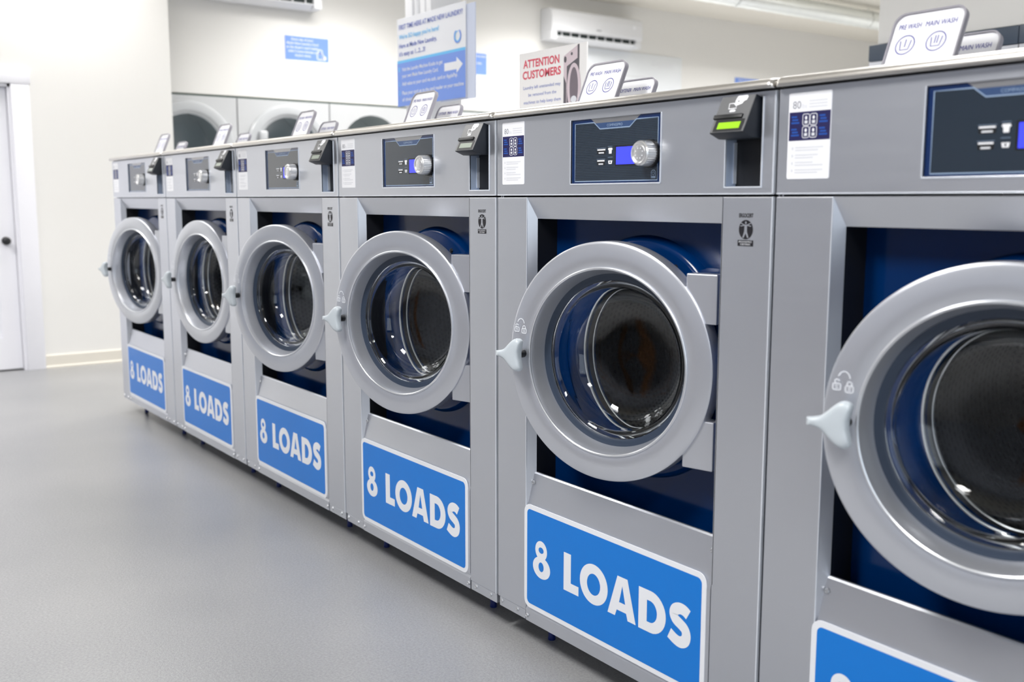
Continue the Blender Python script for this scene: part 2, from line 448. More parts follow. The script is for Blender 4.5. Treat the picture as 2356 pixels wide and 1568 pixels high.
# white door: casing, leaf with shaker panels, black knob
m = MB()
CX = XD + 0.022
m.box(XD - 0.005, CX, DY1, DY1 + 0.13, 0, DZ + 0.005, DOORW, 0.003)
m.box(XD - 0.005, CX, DY0 - 0.13, DY0, 0, DZ + 0.005, DOORW, 0.003)
m.box(XD - 0.005, CX + 0.004, DY0 - 0.14, DY1 + 0.14, DZ + 0.005, DZ + 0.115, DOORW, 0.003)
for y0, y1 in ((DY1 - 0.02, DY1 + 0.001), (DY0 - 0.001, DY0 + 0.02)): m.box(XD - 0.14, XD, y0, y1, 0, DZ, DOORW)
m.box(XD - 0.14, XD, DY0, DY1, DZ - 0.02, DZ + 0.001, DOORW)
struct(m.build('trim_1'))
m = MB()
y0, y1 = DY0 + 0.023, DY1 - 0.023
X0, X1 = XD - 0.085, XD - 0.045
m.plate([[(y0, 0.012), (y1, 0.012), (y1, DZ - 0.024), (y0, DZ - 0.024)], [(y0 + 0.13, 0.26), (y1 - 0.13, 0.26), (y1 - 0.13, 1.02), (y0 + 0.13, 1.02)], [(y0 + 0.13, 1.16), (y1 - 0.13, 1.16), (y1 - 0.13, 2.0), (y0 + 0.13, 2.0)]],
        lambda a, b, d: (d, a, b), X1, X0, DOORW)
m.box(X0 + 0.008, X1 - 0.014, y0 + 0.12, y1 - 0.12, 0.25, 2.02, DOORW)
d1 = struct(m.build('door_1', smooth=0))
m = MB(); m.lathe([(0.0, 0.062), (0.016, 0.061), (0.026, 0.054), (0.030, 0.043), (0.027, 0.032), (0.013, 0.024), (0.011, 0.008), (0.028, 0.006), (0.031, 0.0)], (X1, y1 - 0.065, 1.0), BLACK, 32, 'x')
m.build('door_knob', d1)

# ------------------------------------------------------------------ ceiling lamps (the room's light, all unseen)
def ceiling_lamp(x, y, sx, sy, power, spread, label, i):
    t = thing('ceiling_light', label, 'ceiling light', (x, y, CEIL), 0, 'ceiling light panels')
    m = MB()
    for a0, a1, b0, b1 in ((-sx / 2, sx / 2, -sy / 2, -sy / 2 + 0.03), (-sx / 2, sx / 2, sy / 2 - 0.03, sy / 2), (-sx / 2, -sx / 2 + 0.03, -sy / 2, sy / 2), (sx / 2 - 0.03, sx / 2, -sy / 2, sy / 2)):
        m.box(a0, a1, b0, b1, -0.045, 0, ACM)
    m.build('frame', t)
    m = MB(); m.box(-sx / 2 + 0.03, sx / 2 - 0.03, -sy / 2 + 0.03, sy / 2 - 0.03, -0.03, -0.01, LAMP); m.build('diffuser', t)
    l = area_light('lamp_light', (0, 0, -0.05), (0, 0, 0), sx - 0.06, sy - 0.06, power, (1.0, 0.985, 0.97), spread)
    l.parent = t
    return t
LAMPS = [(-1.2, -2.2, 12), (-1.45, 0.2, 13), (-1.45, 2.6, 34), (-1.45, 5.0, 44), (-0.2, -2.3, 56), (1.2, -1.0, 24), (1.4, 1.4, 36), (0.9, 5.0, 110), (0.3, 7.9, 245),
         (1.5, 9.2, 245), (4.5, -2.2, 112), (4.2, 1.4, 40), (7.6, -2.0, 84)]  # far-end and mid-aisle panels added to brighten the far wall and floor
for i, (x, y, p) in enumerate(LAMPS):
    ceiling_lamp(x, y, 0.6, 1.2, p, 134 if x < 0 else 160, 'unseen flat white ceiling light panel above the laundry room', i)

# ------------------------------------------------------------------ washers
W = 1.02
OX, OY = -W / 2, -0.45                                  # washer coordinates -> centre of the machine's base

def letters8(m, fn, d, M_):
    """8 LOADS in heavy geometric capitals, in the washer's own front-plane coordinates"""
    m.poly([ell(.2218, .3155, .0275, .0285)], fn, d, M_); m.poly([ell(.2238, .2645, .0405, .0325)], fn, d - .0001, M_)
    m.poly([[(.3252, .3432), (.3568, .3432), (.3568, .2601), (.3905, .2601), (.3905, .2337), (.3252, .2337)]], fn, d, M_)
    m.poly([ell(.4533, .2879, .0575, .0562), ell(.4533, .2876, .0272, .0298)], fn, d, M_)
    m.poly([[(.5485, .3430), (.5870, .3430), (.6205, .2318), (.5900, .2318), (.5840, .2500), (.5475, .2500), (.5405, .2318), (.5115, .2318)],
            [(.5678, .3195), (.5560, .2730), (.5798, .2730)]], fn, d, M_)
    m.poly([[(.6300, .3405), (.6700, .3405)] + [(.6735 + .0548 * sin(t), .2855 + .0550 * cos(t)) for t in [pi * i / 16 for i in range(17)]] + [(.6300, .2305)],
            [(.6605, .3140), (.6720, .3140)] + [(.6720 + .0250 * sin(t), .2855 + .0285 * cos(t)) for t in [pi * i / 12 for i in range(13)]] + [(.6605, .2570)]], fn, d, M_)
    sp = spline([(.8040, .3215), (.7905, .3285), (.7740, .3290), (.7595, .3215), (.7550, .3090), (.7625, .2975), (.7780, .2905), (.7930, .2820), (.7990, .2685), (.7945, .2530), (.7800, .2445), (.7625, .2465), (.7410, .2560)])
    m.stroke(sp, .0290, fn, d, M_)

def add_screw(m, x, z, y=0.0):
    m.lathe([(0.0, -0.0038), (0.0022, -0.0038), (0.0028, -0.0052), (0.0052, -0.0042), (0.0066, 0.0)], (x, y, z), SCREW, 12)

def make_washer(label):
    t = thing('washing_machine', label, 'washer', (0, 0, 0), 0, 'front-loading washers in the row')
    P = lambda mb, name, par=None, loc=None, **k: mb.build(name, par or t, loc if loc is not None else ((OX, OY, 0) if par is None else (0, 0, 0)), **k)
    e = 0.004
    # cabinet: side walls, back, floor pan, top deck
    m = MB()
    m.box(e, e + 0.003, 0.02, 0.90, 0.10, 1.53, STEEL); m.box(W - e - 0.003, W - e, 0.02, 0.90, 0.10, 1.53, STEEL)
    m.box(e, W - e, 0.897, 0.90, 0.10, 1.53, STEEL); m.box(e, W - e, 0.03, 0.90, 0.10, 0.103, STEEL)
    m.box(e, W - e, 0.03, 0.90, 1.527, 1.53, STEEL)
    P(m, 'cabinet', smooth=0)
    # front frame: two upright strips, jambs and the sloping header
    m = MB()
    zt, zb = 1.3215, 0.0
    m.prism([(e, 0.112), (0.146, 0.112), (0.146, zt), (e, zt)], FRONT, 0.0, 0.022, STEEL, 0.0022)
    m.prism([(0.872, 0.112), (W - e, 0.112), (W - e, zt), (0.872, zt)], FRONT, 0.0, 0.022, STEEL, 0.0022)
    # bottom folded strips below the uprights
    m.prism([(0.012, 0.083), (0.143, 0.083), (0.143, 0.1115), (0.012, 0.1115)], FRONT, 0.001, 0.02, STEEL, 0.0015)
    m.prism([(0.875, 0.083), (W - e, 0.083), (W - e, 0.1115), (0.875, 0.1115)], FRONT, 0.001, 0.02, STEEL, 0.0015)
    # header bevel and left/right jambs sloping inward
    h0, h1, j0, j1, jd = zt, 1.262, 0.147, 0.160, 0.028
    b0 = 0.45
    m.add([(j0, 0.0, h0), (0.873, 0.0, h0), (0.873, jd, h1), (j1, jd, h1)], [(0, 1, 2, 3)], STEEL)
    m.add([(j0, 0.0005, h0), (j1, jd, h1), (j1, jd, 0.47), (j0, 0.0005, 0.40)], [(0, 1, 2, 3)], STEEL)
    m.box(j1 - 0.012, j1, jd, 0.10, 0.46, h1, VOID); m.box(0.873, 0.876, 0.0, 0.10, 0.42, h0, STEEL)  # inner left jamb painted near-black as recess shade
    m.box(j1 - 0.012, 0.876, jd, 0.10, h1, h1 + 0.004, NAVY)
    m.box(W - e - 0.0035, W - e + 0.0002, -0.0012, 0.006, 0.112, zt, EDGE, 0.0005); m.box(j0 - 0.0022, j0 + 0.0004, -0.0008, 0.004, 0.43, zt, EDGE, 0.0004)
    for x in (0.024, 0.105, 0.905, 0.985): add_screw(m, x, 0.101, 0.001)
    P(m, 'front_frame', smooth=0)
    # lower access panel with its slanted top, screws and the 8 LOADS sign
    m = MB()
    prof = [(0.0, 0.083), (0.0, 0.118), (0.0035, 0.126), (0.0, 0.136), (0.0, 0.405), (0.022, 0.527), (0.026, 0.531), (0.032, 0.531), (0.032, 0.083)]
    m.prism(prof, lambda a, b, d: (d, a, b), 0.1475, 0.8705, STEEL)
    lp = P(m, 'access_panel', smooth=0)
    for x, z, y in ((0.162, 0.501, 0.0165), (0.860, 0.497, 0.016), (0.156, 0.100, -0.0005), (0.863, 0.100, -0.0005)):
        m = MB(); add_screw(m, x, z, y); P(m, 'screw', lp)
    m = MB()
    m.prism(rrect(.1405, .8590, .1270, .4400, .026), FRONT, -0.0012, 0.001, WHITE)
    m.poly([rrect(.1545, .8450, .1410, .4260, .014)], FRONT, -0.0015, BLUE)
    letters8(m, FRONT, -0.0018, WHITE)
    m.poly([ell(.2219, .3165, .0118, .0090)], FRONT, -0.0021, BLUE); m.poly([ell(.2222, .2668, .0120, .0140)], FRONT, -0.0021, BLUE)
    P(m, 'loads_sign', lp, smooth=0)
    # control panel with openings for the display and the coin pocket
    m = MB()
    ZB, ZT = 1.3270, 1.5415
    m.plate([[(e, ZB), (W - e, ZB), (W - e, ZT), (e, ZT)], [(.3395, 1.3565), (.6735, 1.3565), (.6735, 1.5195), (.3395, 1.5195)],
             [(.8790, 1.3435), (.9800, 1.3435), (.9800, 1.5315), (.8790, 1.5315)]], FRONT, 0.0, 0.020, STEEL)
    # folded edge with its highlight painted in, down the right side and along the bottom
    m.box(W - e - 0.0045, W - e + 0.0002, -0.0016, 0.006, ZB, ZT, EDGE, 0.0006)
    m.box(e, W - e, -0.0008, 0.004, ZB - 0.0008, ZB + 0.0022, EDGE, 0.0004)
    # frame lips
    for (x0, x1, z0, z1) in ((.3365, .6765, 1.3530, 1.3565), (.3365, .3395, 1.3530, 1.5195), (.6735, .6765, 1.3530, 1.5195),
                             (.8760, .9830, 1.3400, 1.3435), (.8760, .8790, 1.3400, 1.5315), (.9800, .9835, 1.3400, 1.5315)):
        m.box(x0, x1, -0.0018, 0.004, z0, z1, EDGE, 0.0007)
    # pocket
    m.box(.8765, .8793, 0.003, 0.034, 1.3435, 1.5315, POCKET); m.box(.9797, .9825, 0.003, 0.034, 1.3435, 1.5315, POCKET)
    m.box(.8790, .9800, 0.003, 0.034, 1.3410, 1.3438, POCKET)
    m.poly([[(.8790, 1.3435), (.9800, 1.3435), (.9800, 1.5315), (.8790, 1.5315)]], FRONT, 0.034, VOID)
    m.box(.8795, .8820, 0.024, 0.0335, 1.3500, 1.4400, EDGE)
    cp = P(m, 'control_panel', smooth=0)
    # display
    m = MB(); y = 0.0045
    m.prism([(.3395, 1.3565), (.6735, 1.3565), (.6735, 1.5195), (.3395, 1.5195)], FRONT, y, 0.016, FILM)
    m.poly([[(.4140, 1.5195), (.5990, 1.5195), (.5815, 1.5075), (.4315, 1.5075)]], FRONT, y - .0006, TABGREY)
    m.poly([[(.4315, 1.5075), (.5815, 1.5075), (.5610, 1.4935), (.4500, 1.4935)]], FRONT, y - .0006, SLATE)
    inner = [(.3520, 1.3620), (.6610, 1.3620), (.6610, 1.5095), (.5845, 1.5095), (.5610, 1.4925), (.4500, 1.4925), (.4270, 1.5095), (.3520, 1.5095)]
    m.poly([inner], FRONT, y - .0003, LINED)
    m.stroke(inner, .0026, FRONT, y - .0009, LINEB, closed=True)
    m.text('COMPASSPRO', .5055, 1.4972, .0065, FRONT, y - .0009, LINEB, 'CENTER', fit=.058)
    for (x0, x1, z0, z1) in ((.4400, .4725, 1.4295, 1.4430), (.4400, .4700, 1.4015, 1.4155)):
        m.poly([rrect(x0, x1, z0, z1, .003)], FRONT, y - .0006, BLACK)
        m.rect(x0 + .001, x1 - .001, z1 - .0045, z1 - .0012, FRONT, y - .0009, LABELW)
        m.rect(x0 + .006, x1 - .006, z0 + .0015, z0 + .0048, FRONT, y - .0009, PALETXT)
        m.stroke([(x0 - .001, z1 + .001), (x1 + .001, z1 + .001)], .0006, FRONT, y - .0009, LINEB)
    # garment and tub pictograms
    m.poly([[(.4835, 1.4440), (.4975, 1.4440), (.4990, 1.4400), (.4960, 1.4380), (.4955, 1.4295), (.4855, 1.4295), (.4850, 1.4380), (.4820, 1.4400)]], FRONT, y - .0009, LABELW)
    m.poly([[(.4830, 1.4125), (.4985, 1.4125), (.4965, 1.4040), (.4850, 1.4040)]], FRONT, y - .0009, LABELW)
    m.poly([ell(.4907, 1.4085, .0022, .0022, 16)], FRONT, y - .0012, LINED)
    for z1 in (1.4475, 1.4205): m.stroke([(.4815, z1), (.4990, z1)], .0006, FRONT, y - .0009, LINEB)
    # small washer pictogram in the corner
    m.stroke([(.6400, 1.3670), (.6400, 1.3810), (.6430, 1.3850), (.6510, 1.3850), (.6540, 1.3810), (.6540, 1.3670)], .0016, FRONT, y - .0009, LINEB, closed=True)
    m.rect(.6410, .6530, 1.3680, 1.3710, FRONT, y - .0009, LINEB); m.ring(.6470, 1.3775, .0038, .0045, .0012, FRONT, y - .0009, LINEB, 20)
    m.rect(.5075, .5890, 1.3980, 1.4485, FRONT, y - .0006, BLACK)
    m.rect(.5125, .5840, 1.4020, 1.4450, FRONT, y - .0009, LCD)
    P(m, 'display', cp, smooth=0)
    # knurled program knob
    m = MB()
    kn = lambda i, d: 0.95 if (i % 6 < 2 and -0.030 < d < 0.003) else 1.0
    m.lathe([(.0290, .006), (.0300, .004), (.0305, -.008), (.0300, -.028), (.0295, -.0325)], (.6370, 0, 1.4245), SATIN, 180, rmod=kn)
    m.lathe([(.0295, -.0325), (.0270, -.0360), (.0235, -.0365), (.0205, -.0345), (.0195, -.0335), (.0185, -.0345), (.0165, -.0350), (.0, -.0350)], (.6370, 0, 1.4245), SATIN, 72)
    m.lathe([(.0335, .0042), (.0335, -.004), (.0295, -.005)], (.6370, 0, 1.4245), BLACK, 48)
    for a in range(8):
        an = rad(45 * a + 20); m.disc(.6370 + .0125 * cos(an), 1.4245 + .0125 * sin(an), .0016, .0016, FRONT, -.0353, LABELW, 10)
    P(m, 'program_knob', cp, smooth=22)
    # capacity sticker
    m = MB()
    m.prism(rrect(.0290, .1340, 1.3575, 1.5310, .004), FRONT, -.0008, .001, LABELW)
    d = -.0011
    m.text('80', .0395, 1.4995, .0150, FRONT, d, GREYTXT, fit=.0200); m.text('lbs', .0615, 1.4995, .009, FRONT, d, PALETXT)
    for k in range(3): m.rect(.0800, .1240, 1.5000 + .006 * k, 1.5022 + .006 * k, FRONT, d, PALETXT)
    m.rect(.0315, .1330, 1.4350, 1.4925, FRONT, d, DKBLUE)
    for ix in (0, 1):
        for iz in (0, 1):
            x0 = .0655 + .0185 * ix; z0 = 1.4400 + .0250 * iz
            m.stroke(rrect(x0, x0 + .0165, z0, z0 + .0225, .004, 4), .0013, FRONT, d - .0003, LABELW, closed=True)
            m.disc(x0 + .0082, z0 + .0150, .0028, .0038, FRONT, d - .0003, LABELW, 14); m.rect(x0 + .0045, x0 + .0120, z0 + .0035, z0 + .0095, FRONT, d - .0003, PALETXT)
            for k in range(3):
                a0 = .0370 if ix == 0 else .1065
                m.rect(a0 + .002 * (k % 2), a0 + .0200 - .003 * (k % 3), z0 + .004 + .006 * k, z0 + .0075 + .006 * k, FRONT, d - .0003, MIDBLUE)
    for k in range(4):
        m.rect(.0400, .0440, 1.4165 - .0150 * k, 1.4220 - .0150 * k, FRONT, d, PALETXT)
        for q in range(2): m.rect(.0490, .1180 - .012 * ((k + q) % 3), 1.4195 - .0150 * k - .0055 * q, 1.4222 - .0150 * k - .0055 * q, FRONT, d, PALETXT)
    P(m, 'capacity_sticker', cp, smooth=0)
    # card reader: wedge hanging in the coin pocket
    m = MB()
    prof = [(-.0120, 1.5365), (-.0520, 1.4570), (-.0230, 1.4455), (.0200, 1.4455), (.0200, 1.5300), (.0060, 1.5310)]
    m.prism(prof, lambda a, b, d: (d, a, b), .8770, .9725, READER, 0.0012)
    sl = lambda a, b, d: (.8770 + .0955 * a, -.0120 - .0400 * b - d * .893, 1.5365 - .0795 * b + d * .45)
    m.prism([(.012, .01), (.988, .01), (.988, .985), (.012, .985)], sl, -.001, .0010, READERFACE)
    m.prism([(.00, .525), (.84, .525), (.84, .635), (.00, .635)], sl, .0, .0055, BLACK, 0.001)
    m.poly([[(.09, .655), (.94, .655), (.94, .970), (.09, .970)]], sl, .0016, BLACK)
    cr = P(m, 'card_reader')
    m = MB(); m.prism([(.195, .730), (.845, .730), (.845, .905), (.195, .905)], sl, .0012, .0022, LIME); P(m, 'screen', cr)
    m = MB()
    hand = [(.50, .015), (.76, .015), (.80, .06), (.785, .145), (.715, .175), (.685, .24), (.55, .285), (.47, .24), (.455, .145), (.475, .05)]
    m.poly([hand], sl, .0017, LABELW); m.poly([[(.53, .165), (.56, .145), (.585, .165), (.555, .195)]], sl, .0020, READER)
    m.stroke([(.31, .215), (.44, .215), (.52, .275), (.56, .355), (.335, .36)], .026, sl, .0017, LABELW, closed=True)
    m.poly([[(.38, .405), (.43, .385), (.52, .385), (.565, .41), (.55, .45), (.40, .455)]], sl, .0017, LABELW)
    P(m, 'tap_card_symbol', cr, smooth=0)
    # stainless top cover with its rounded front edge
    m = MB()
    n = 8; ys = [];
    prof = [(0.25, 1.546), (0.004, 1.546), (-0.0165, 1.5455), (-0.0188, 1.5460), (-0.0198, 1.5480)] + [(0.000 - 0.0198 * cos(pi / 2 * i / n), 1.5500 + 0.0165 * sin(pi / 2 * i / n)) for i in range(n + 1)] + [(0.02, 1.5685), (0.25, 1.572)]
    nx = 6; xs = [0.0035 + 0.012 * (1 - cos(pi / 2 * i / nx)) for i in range(nx + 1)]
    xs = xs + [W - x for x in xs[::-1]]
    def dip(x):                                           # corner rounding at both ends
        q = min(x - 0.0035, W - 0.0035 - x); q = max(0, min(0.012, q))
        return 0.012 - math.sqrt(max(0, 0.012 ** 2 - (0.012 - q) ** 2))
    vs = []; fs = []
    for x in xs:
        dq = dip(x)
        for (yy, zz) in prof: vs.append((x, yy + dq * (0.8 if yy < 0.02 else 0), zz - dq * 0.35 * (1 if zz > 1.556 else 0)))
    k = len(prof)
    for i in range(len(xs) - 1):
        for j in range(k): fs.append((i * k + j, i * k + (j + 1) % k, (i + 1) * k + (j + 1) % k, (i + 1) * k + j))
    fs.append(tuple(range(k))); fs.append(tuple((len(xs) - 1) * k + j for j in range(k)))
    m.add(vs, fs, LIDM)
    m.box(e + 0.002, W - e - 0.002, 0.010, 0.25, 1.5415, 1.5460, VOID)  # near-black filler paints the shadow gap under the cover
    P(m, 'top_cover', smooth=40)
    # navy tub front with the pressed bulge around the opening
    m = MB()
    cx, cz = 0.533, 0.9097
    FY, BY = 0.098, 0.072
    m.plate([[(0.10, 0.45), (0.90, 0.45), (0.90, 1.32), (0.10, 1.32)], ell(cx, cz, 0.300, 0.300, 96)], FRONT, FY, FY + 0.004, NAVY)
    m.lathe([(.316, .0985), (.3145, .090), (.309, .080), (.303, .0745), (.295, .0725), (.224, .0720), (.2155, .0755), (.2130, .084), (.2130, .110)], (cx, 0, cz), NAVY, 128)
    tab = [(cx + .20, cz + .245), (.90, cz + .245), (.90, cz - .245), (cx + .20, cz - .245)]
    m.prism([(cx + .238, cz + .195), (cx + .20, cz + .236), (cx + .235, cz + .2445), (.90, cz + .2445), (.90, cz - .2445), (cx + .235, cz - .2445), (cx + .20, cz - .236), (cx + .238, cz - .195)], FRONT, .0745, FY + .001, NAVY)
    for a in (62, 118, 242, 298):
        m.lathe([(0, -.006), (.006, -.005), (.008, 0)], (cx + .272 * cos(rad(a)), .0725, cz + .272 * sin(rad(a))), BLACK, 14)
    P(m, 'tub_front')
    m = MB()
    m.lathe([(.2165 + .0036 * cos(a), .0735 + .0036 * sin(a)) for a in [2 * pi * i / 10 for i in range(10)]], (cx, 0, cz), CHROME, 128, closed=True)
    m.lathe([(.2120, .082), (.2090, .094), (.2110, .100)], (cx, 0, cz), VOID, 128)
    m.lathe([(.2105 + .0036 * cos(a), .0990 + .0036 * sin(a)) for a in [2 * pi * i / 10 for i in range(10)]], (cx, 0, cz), CHROME, 128, closed=True)
    P(m, 'opening_rim')
    m = MB()
    prof = [(.2125, .100), (.225, .110), (.270, .135), (.330, .150), (.340, .165), (.340, .60), (.330, .62), (.0, .62)]
    m.lathe(prof, (cx, 0, cz), DRUM, 128, uvw=True)
    for a in (30, 150, 270):                              # lifting ribs
        ca, sa = cos(rad(a)), sin(rad(a))
        fn = lambda u, v, d, ca=ca, sa=sa: (cx + (.345 - v) * ca - u * sa, d, cz + (.345 - v) * sa + u * ca)
        m.prism([(-.05, 0), (-.018, .055), (0, .062), (.018, .055), (.05, 0)], fn, .17, .60, DRUM)
    P(m, 'drum')
    # door, hung at its right edge and left ajar
    HX, HY = .8383, .0236
    m = MB(); c = (-.3053, 0, 0)
    prof = [(.3000, .050), (.3036, .040), (.3036, .006), (.3028, .0022), (.3005, .0004), (.2960, -.0008), (.2700, -.0050), (.2440, -.0042), (.2395, -.0022), (.2360, -.0030),
            (.2335, -.0018), (.2318, .0020), (.2290, .012), (.2240, .034), (.2215, .044), (.2215, .050)]
    m.lathe(prof, c, DOORM, 160, closed=True)
    m.lathe([(.2365 + .0036 * cos(a), -.0030 + .0036 * sin(a)) for a in [2 * pi * i / 10 for i in range(10)]], c, BEAD, 160, closed=True)
    dr = P(m, 'door', loc=(OX + HX, OY + HY, .9097), smooth=24)
    for z0, z1 in ((.118, .2345), (-.231, -.1125)):
        m = MB(); m.prism([(-.080, z0), (.001, z0), (.001, z1), (-.080, z1)], FRONT, .0065, .046, DOORM, 0.0025); P(m, 'hinge_plate', dr, smooth=0)
    m = MB(); m.lathe([(.2225, .0435), (.2180, .0450), (.2120, .0470), (.2060, .0480), (.2035, .0500), (.2035, .062), (.2225, .062)], c, GASKET, 128, closed=True); P(m, 'gasket', dr)
    m = MB()
    outer = [(.2030, .0575), (.1985, .0590), (.1962, .0640), (.1935, .0830), (.1865, .1080), (.1740, .1310), (.1560, .1460), (.1300, .1550), (.0950, .1590), (.0500, .1605), (.0002, .1610)]
    inner = [(.0002, .1520), (.0500, .1515), (.0930, .1500), (.1250, .1460), (.1480, .1370), (.1650, .1220), (.1770, .1010), (.1825, .0800), (.1845, .0640), (.1870, .0560), (.1930, .0530), (.1960, .0490), (.2030, .0490)]
    m.lathe(outer + inner, c, BOWL, 160, closed=True)
    P(m, 'door_glass', dr, smooth=60)
    # three-lobed pull handle on a black shaft
    m = MB()
    half = spline([(-.3180, .0065), (-.3060, .0085), (-.2900, .0140), (-.2720, .0300), (-.2600, .0400), (-.2500, .0440), (-.2400, .0425), (-.2345, .0360), (-.2360, .0240), (-.2395, .0100), (-.2400, .0)], 5)
    loop = half + [(a, -b) for a, b in half[-2::-1]]
    bm = bmesh.new(); rings = []
    cxh = -.262
    for (yy, s) in ((-.0300, .93), (-.0320, .985), (-.0380, 1.0), (-.0440, .985), (-.0490, .92), (-.0515, .80), (-.0525, .60)):
        rings.append([bm.verts.new((-.3053 + .3053 + cxh + (a - cxh) * s - 0.0 + 0.0, yy, b * s)) for a, b in loop])
    for r0, r1 in zip(rings, rings[1:]):
        for i in range(len(loop)): bm.faces.new((r0[i], r0[(i + 1) % len(loop)], r1[(i + 1) % len(loop)], r1[i]))
    bm.faces.new(rings[0]); bm.faces.new(rings[-1][::-1])
    for v in bm.verts: v.co.x += c[0]
    m.bm(bm, HANDLE); P(m, 'handle', dr, smooth=40)
    m = MB(); m.lathe([(.0, -.0345), (.0105, -.0340), (.0110, -.004), (.0135, .002)], (c[0] - .2560, 0, 0), BLACK, 24); P(m, 'handle_shaft', dr)
    # lock and unlock marks: embossing highlights painted as flat near-white strokes
    m = MB(); yb = -.0052
    for q, (ax, az) in enumerate(((-.2770, .0640), (-.2530, .0610))):
        fnl = lambda a, b, d, ax=ax, az=az: (c[0] + ax + a, d, az + b)
        m.stroke(rrect(-.0072, .0072, -.0070, .0050, .0025, 3), .0021, fnl, yb, LOCKMK, closed=True)
        m.stroke([(-.0045 + (.002 if q == 0 else 0), .0058), (-.0040, .0110), (0, .0135), (.0040, .0110), (.0045, .0058 if q else .0090)], .0021, fnl, yb, LOCKMK)
        m.stroke([(-.003, -.003), (.003, -.003)], .0018, fnl, yb, LOCKMK); m.stroke([(-.003, .001), (.003, .001)], .0018, fnl, yb, LOCKMK)
    m.stroke(spline([(-.2745, .0830), (-.2690, .0905), (-.2620, .0920), (-.2555, .0880), (-.2520, .0800)]), .0020, lambda a, b, d: (c[0] + a, d, b), yb, LOCKMK)
    P(m, 'lock_marks', dr, smooth=0)
    # certification sticker on the right upright
    m = MB(); d = -.0006
    m.text('ERGOCERT', .9435, 1.2770, .0085, FRONT, d, BLKTXT, 'CENTER', bold=.02, fit=.0400)
    m.disc(.9435, 1.2505, .0195, .0210, FRONT, d, BLKTXT)
    d2 = d - .0003
    m.disc(.9435, 1.2655, .0022, .0030, FRONT, d2, STEEL, 14)
    m.poly([[(.9400, 1.2615), (.9470, 1.2615), (.9475, 1.2460), (.9525, 1.2330), (.9485, 1.2325), (.9435, 1.2420), (.9385, 1.2325), (.9345, 1.2330), (.9395, 1.2460)]], FRONT, d2, STEEL)
    for s in (-1, 1):
        for dz in (.0050, -.0020): m.stroke([(.9435 + s * .003, 1.2600), (.9435 + s * .0150, 1.2600 + dz)], .0020, FRONT, d2, STEEL)
    m.rect(.9215, .9650, 1.2145, 1.2275, FRONT, d, BLKTXT)
    m.text('ERGONOMICS', .9433, 1.2222, .0036, FRONT, d2, WHITE, 'CENTER', fit=.036); m.text('CERTIFIED', .9433, 1.2166, .0036, FRONT, d2, WHITE, 'CENTER', fit=.028)
    P(m, 'certification_sticker', smooth=0)
    # blue levelling feet
    for x in (0.155, 0.868):
        for yy in (0.092, 0.82):
            m = MB(); m.lathe([(0, 0), (.0115, 0), (.0120, .004), (.0105, .012), (.0105, .105)], (x, yy, 0), NAVYLEG, 20, 'z'); P(m, 'foot')
    # two soap dispenser lids standing open on the top
    for (bx, by, bz, words) in ((.080, .218, 1.538, ('PRE WASH', 'MAIN WASH')), (.102, .330, 1.5335, ('SOFTENER', 'MAIN WASH'))):
        Hh = .183 if words[0][0] == 'P' else .140
        le = rad(23)
        fl = lambda a, b, d, bx=bx, by=by, bz=bz: (bx + a, by + b * sin(le) - d * cos(le), bz + b * cos(le) + d * sin(le))
        Wd = .166
        out = [(0, 0), (Wd, 0)] + [(Wd - .026 + .026 * sin(t), Hh - .026 + .026 * cos(t)) for t in [pi / 2 * (1 - i / 8) for i in range(9)]] + [(.026 - .026 * sin(t), Hh - .026 + .026 * cos(t)) for t in [pi / 2 * i / 8 for i in range(9)]]
        ins = [((a - Wd / 2) * .962 + Wd / 2, (b - Hh / 2) * .962 + Hh / 2) for a, b in out]
        m = MB()
        m.prism(out, fl, -.003, .004, LIDRIM)
        m.plate([out, ins], fl, .0105, .003, LIDRIM)
        for xx in (-.004, Wd): m.prism([(xx, .010), (xx + .004, .010), (xx + .004, .055), (xx, .055)], fl, -.004, .012, LIDRIM)
        lid = P(m, 'soap_lid')
        m = MB(); m.poly([ins], fl, .0056, LABELW)
        for q, (wtxt, fc, wd) in enumerate(zip(words, (.245, .675), (.052, .070))):
            ax = Wd * fc; tz = Hh - .0375
            m.text(wtxt, ax, tz, .0115, fl, .0062, INK, 'CENTER', fit=wd)
            cz2 = Hh - .0750
            m.ring(ax, cz2, .0225, .0225, .0020, fl, .0062, INK, 40)
            if words[0][0] == 'S' and q == 0:
                for rr in range(5): m.disc(ax + .007 * cos(rr * 1.257), cz2 + .007 * sin(rr * 1.257), .0035, .0035, fl, .0062, INK, 12)
            else:
                m.stroke([(ax - .0125, cz2 + .0100), (ax - .0095, cz2 - .0110), (ax + .0095, cz2 - .0110), (ax + .0125, cz2 + .0100)], .0020, fl, .0062, INK)
                for k in ([0] if q == 0 else [-.0028, .0028]): m.stroke([(ax + k, cz2 - .0050), (ax + k, cz2 + .0130)], .0020, fl, .0062, INK)
        P(m, 'wash_label', lid, smooth=0)
    return t

LABELS = [
    'silver front-loading washer at the far left end of the row, closest to the white door',
    'second silver front-loading washer from the far left end of the row',
    'third silver front-loading washer from the far left end, its handle overlapping its left neighbour',
    'silver front-loading washer with a white glaring card reader screen, fourth from the far end',
    'silver front-loading washer whose card reader has a lit lime green screen',
    'nearest silver front-loading washer, its door cut off by the right edge']
ANG = [13.9, 8.5, 14.6, 16.8, 14.7, 16.5]
proto = None
for i in range(6):
    w = make_washer(LABELS[i]) if i == 0 else copy_tree(proto)
    if i == 0: proto = w
    w.location = (i * W + W / 2, -OY, 0)
    w['label'] = LABELS[i]
    for ch in w.children:
        if ch.name.split('.')[0] == 'door': ch.rotation_euler = (0, 0, rad(ANG[i]))

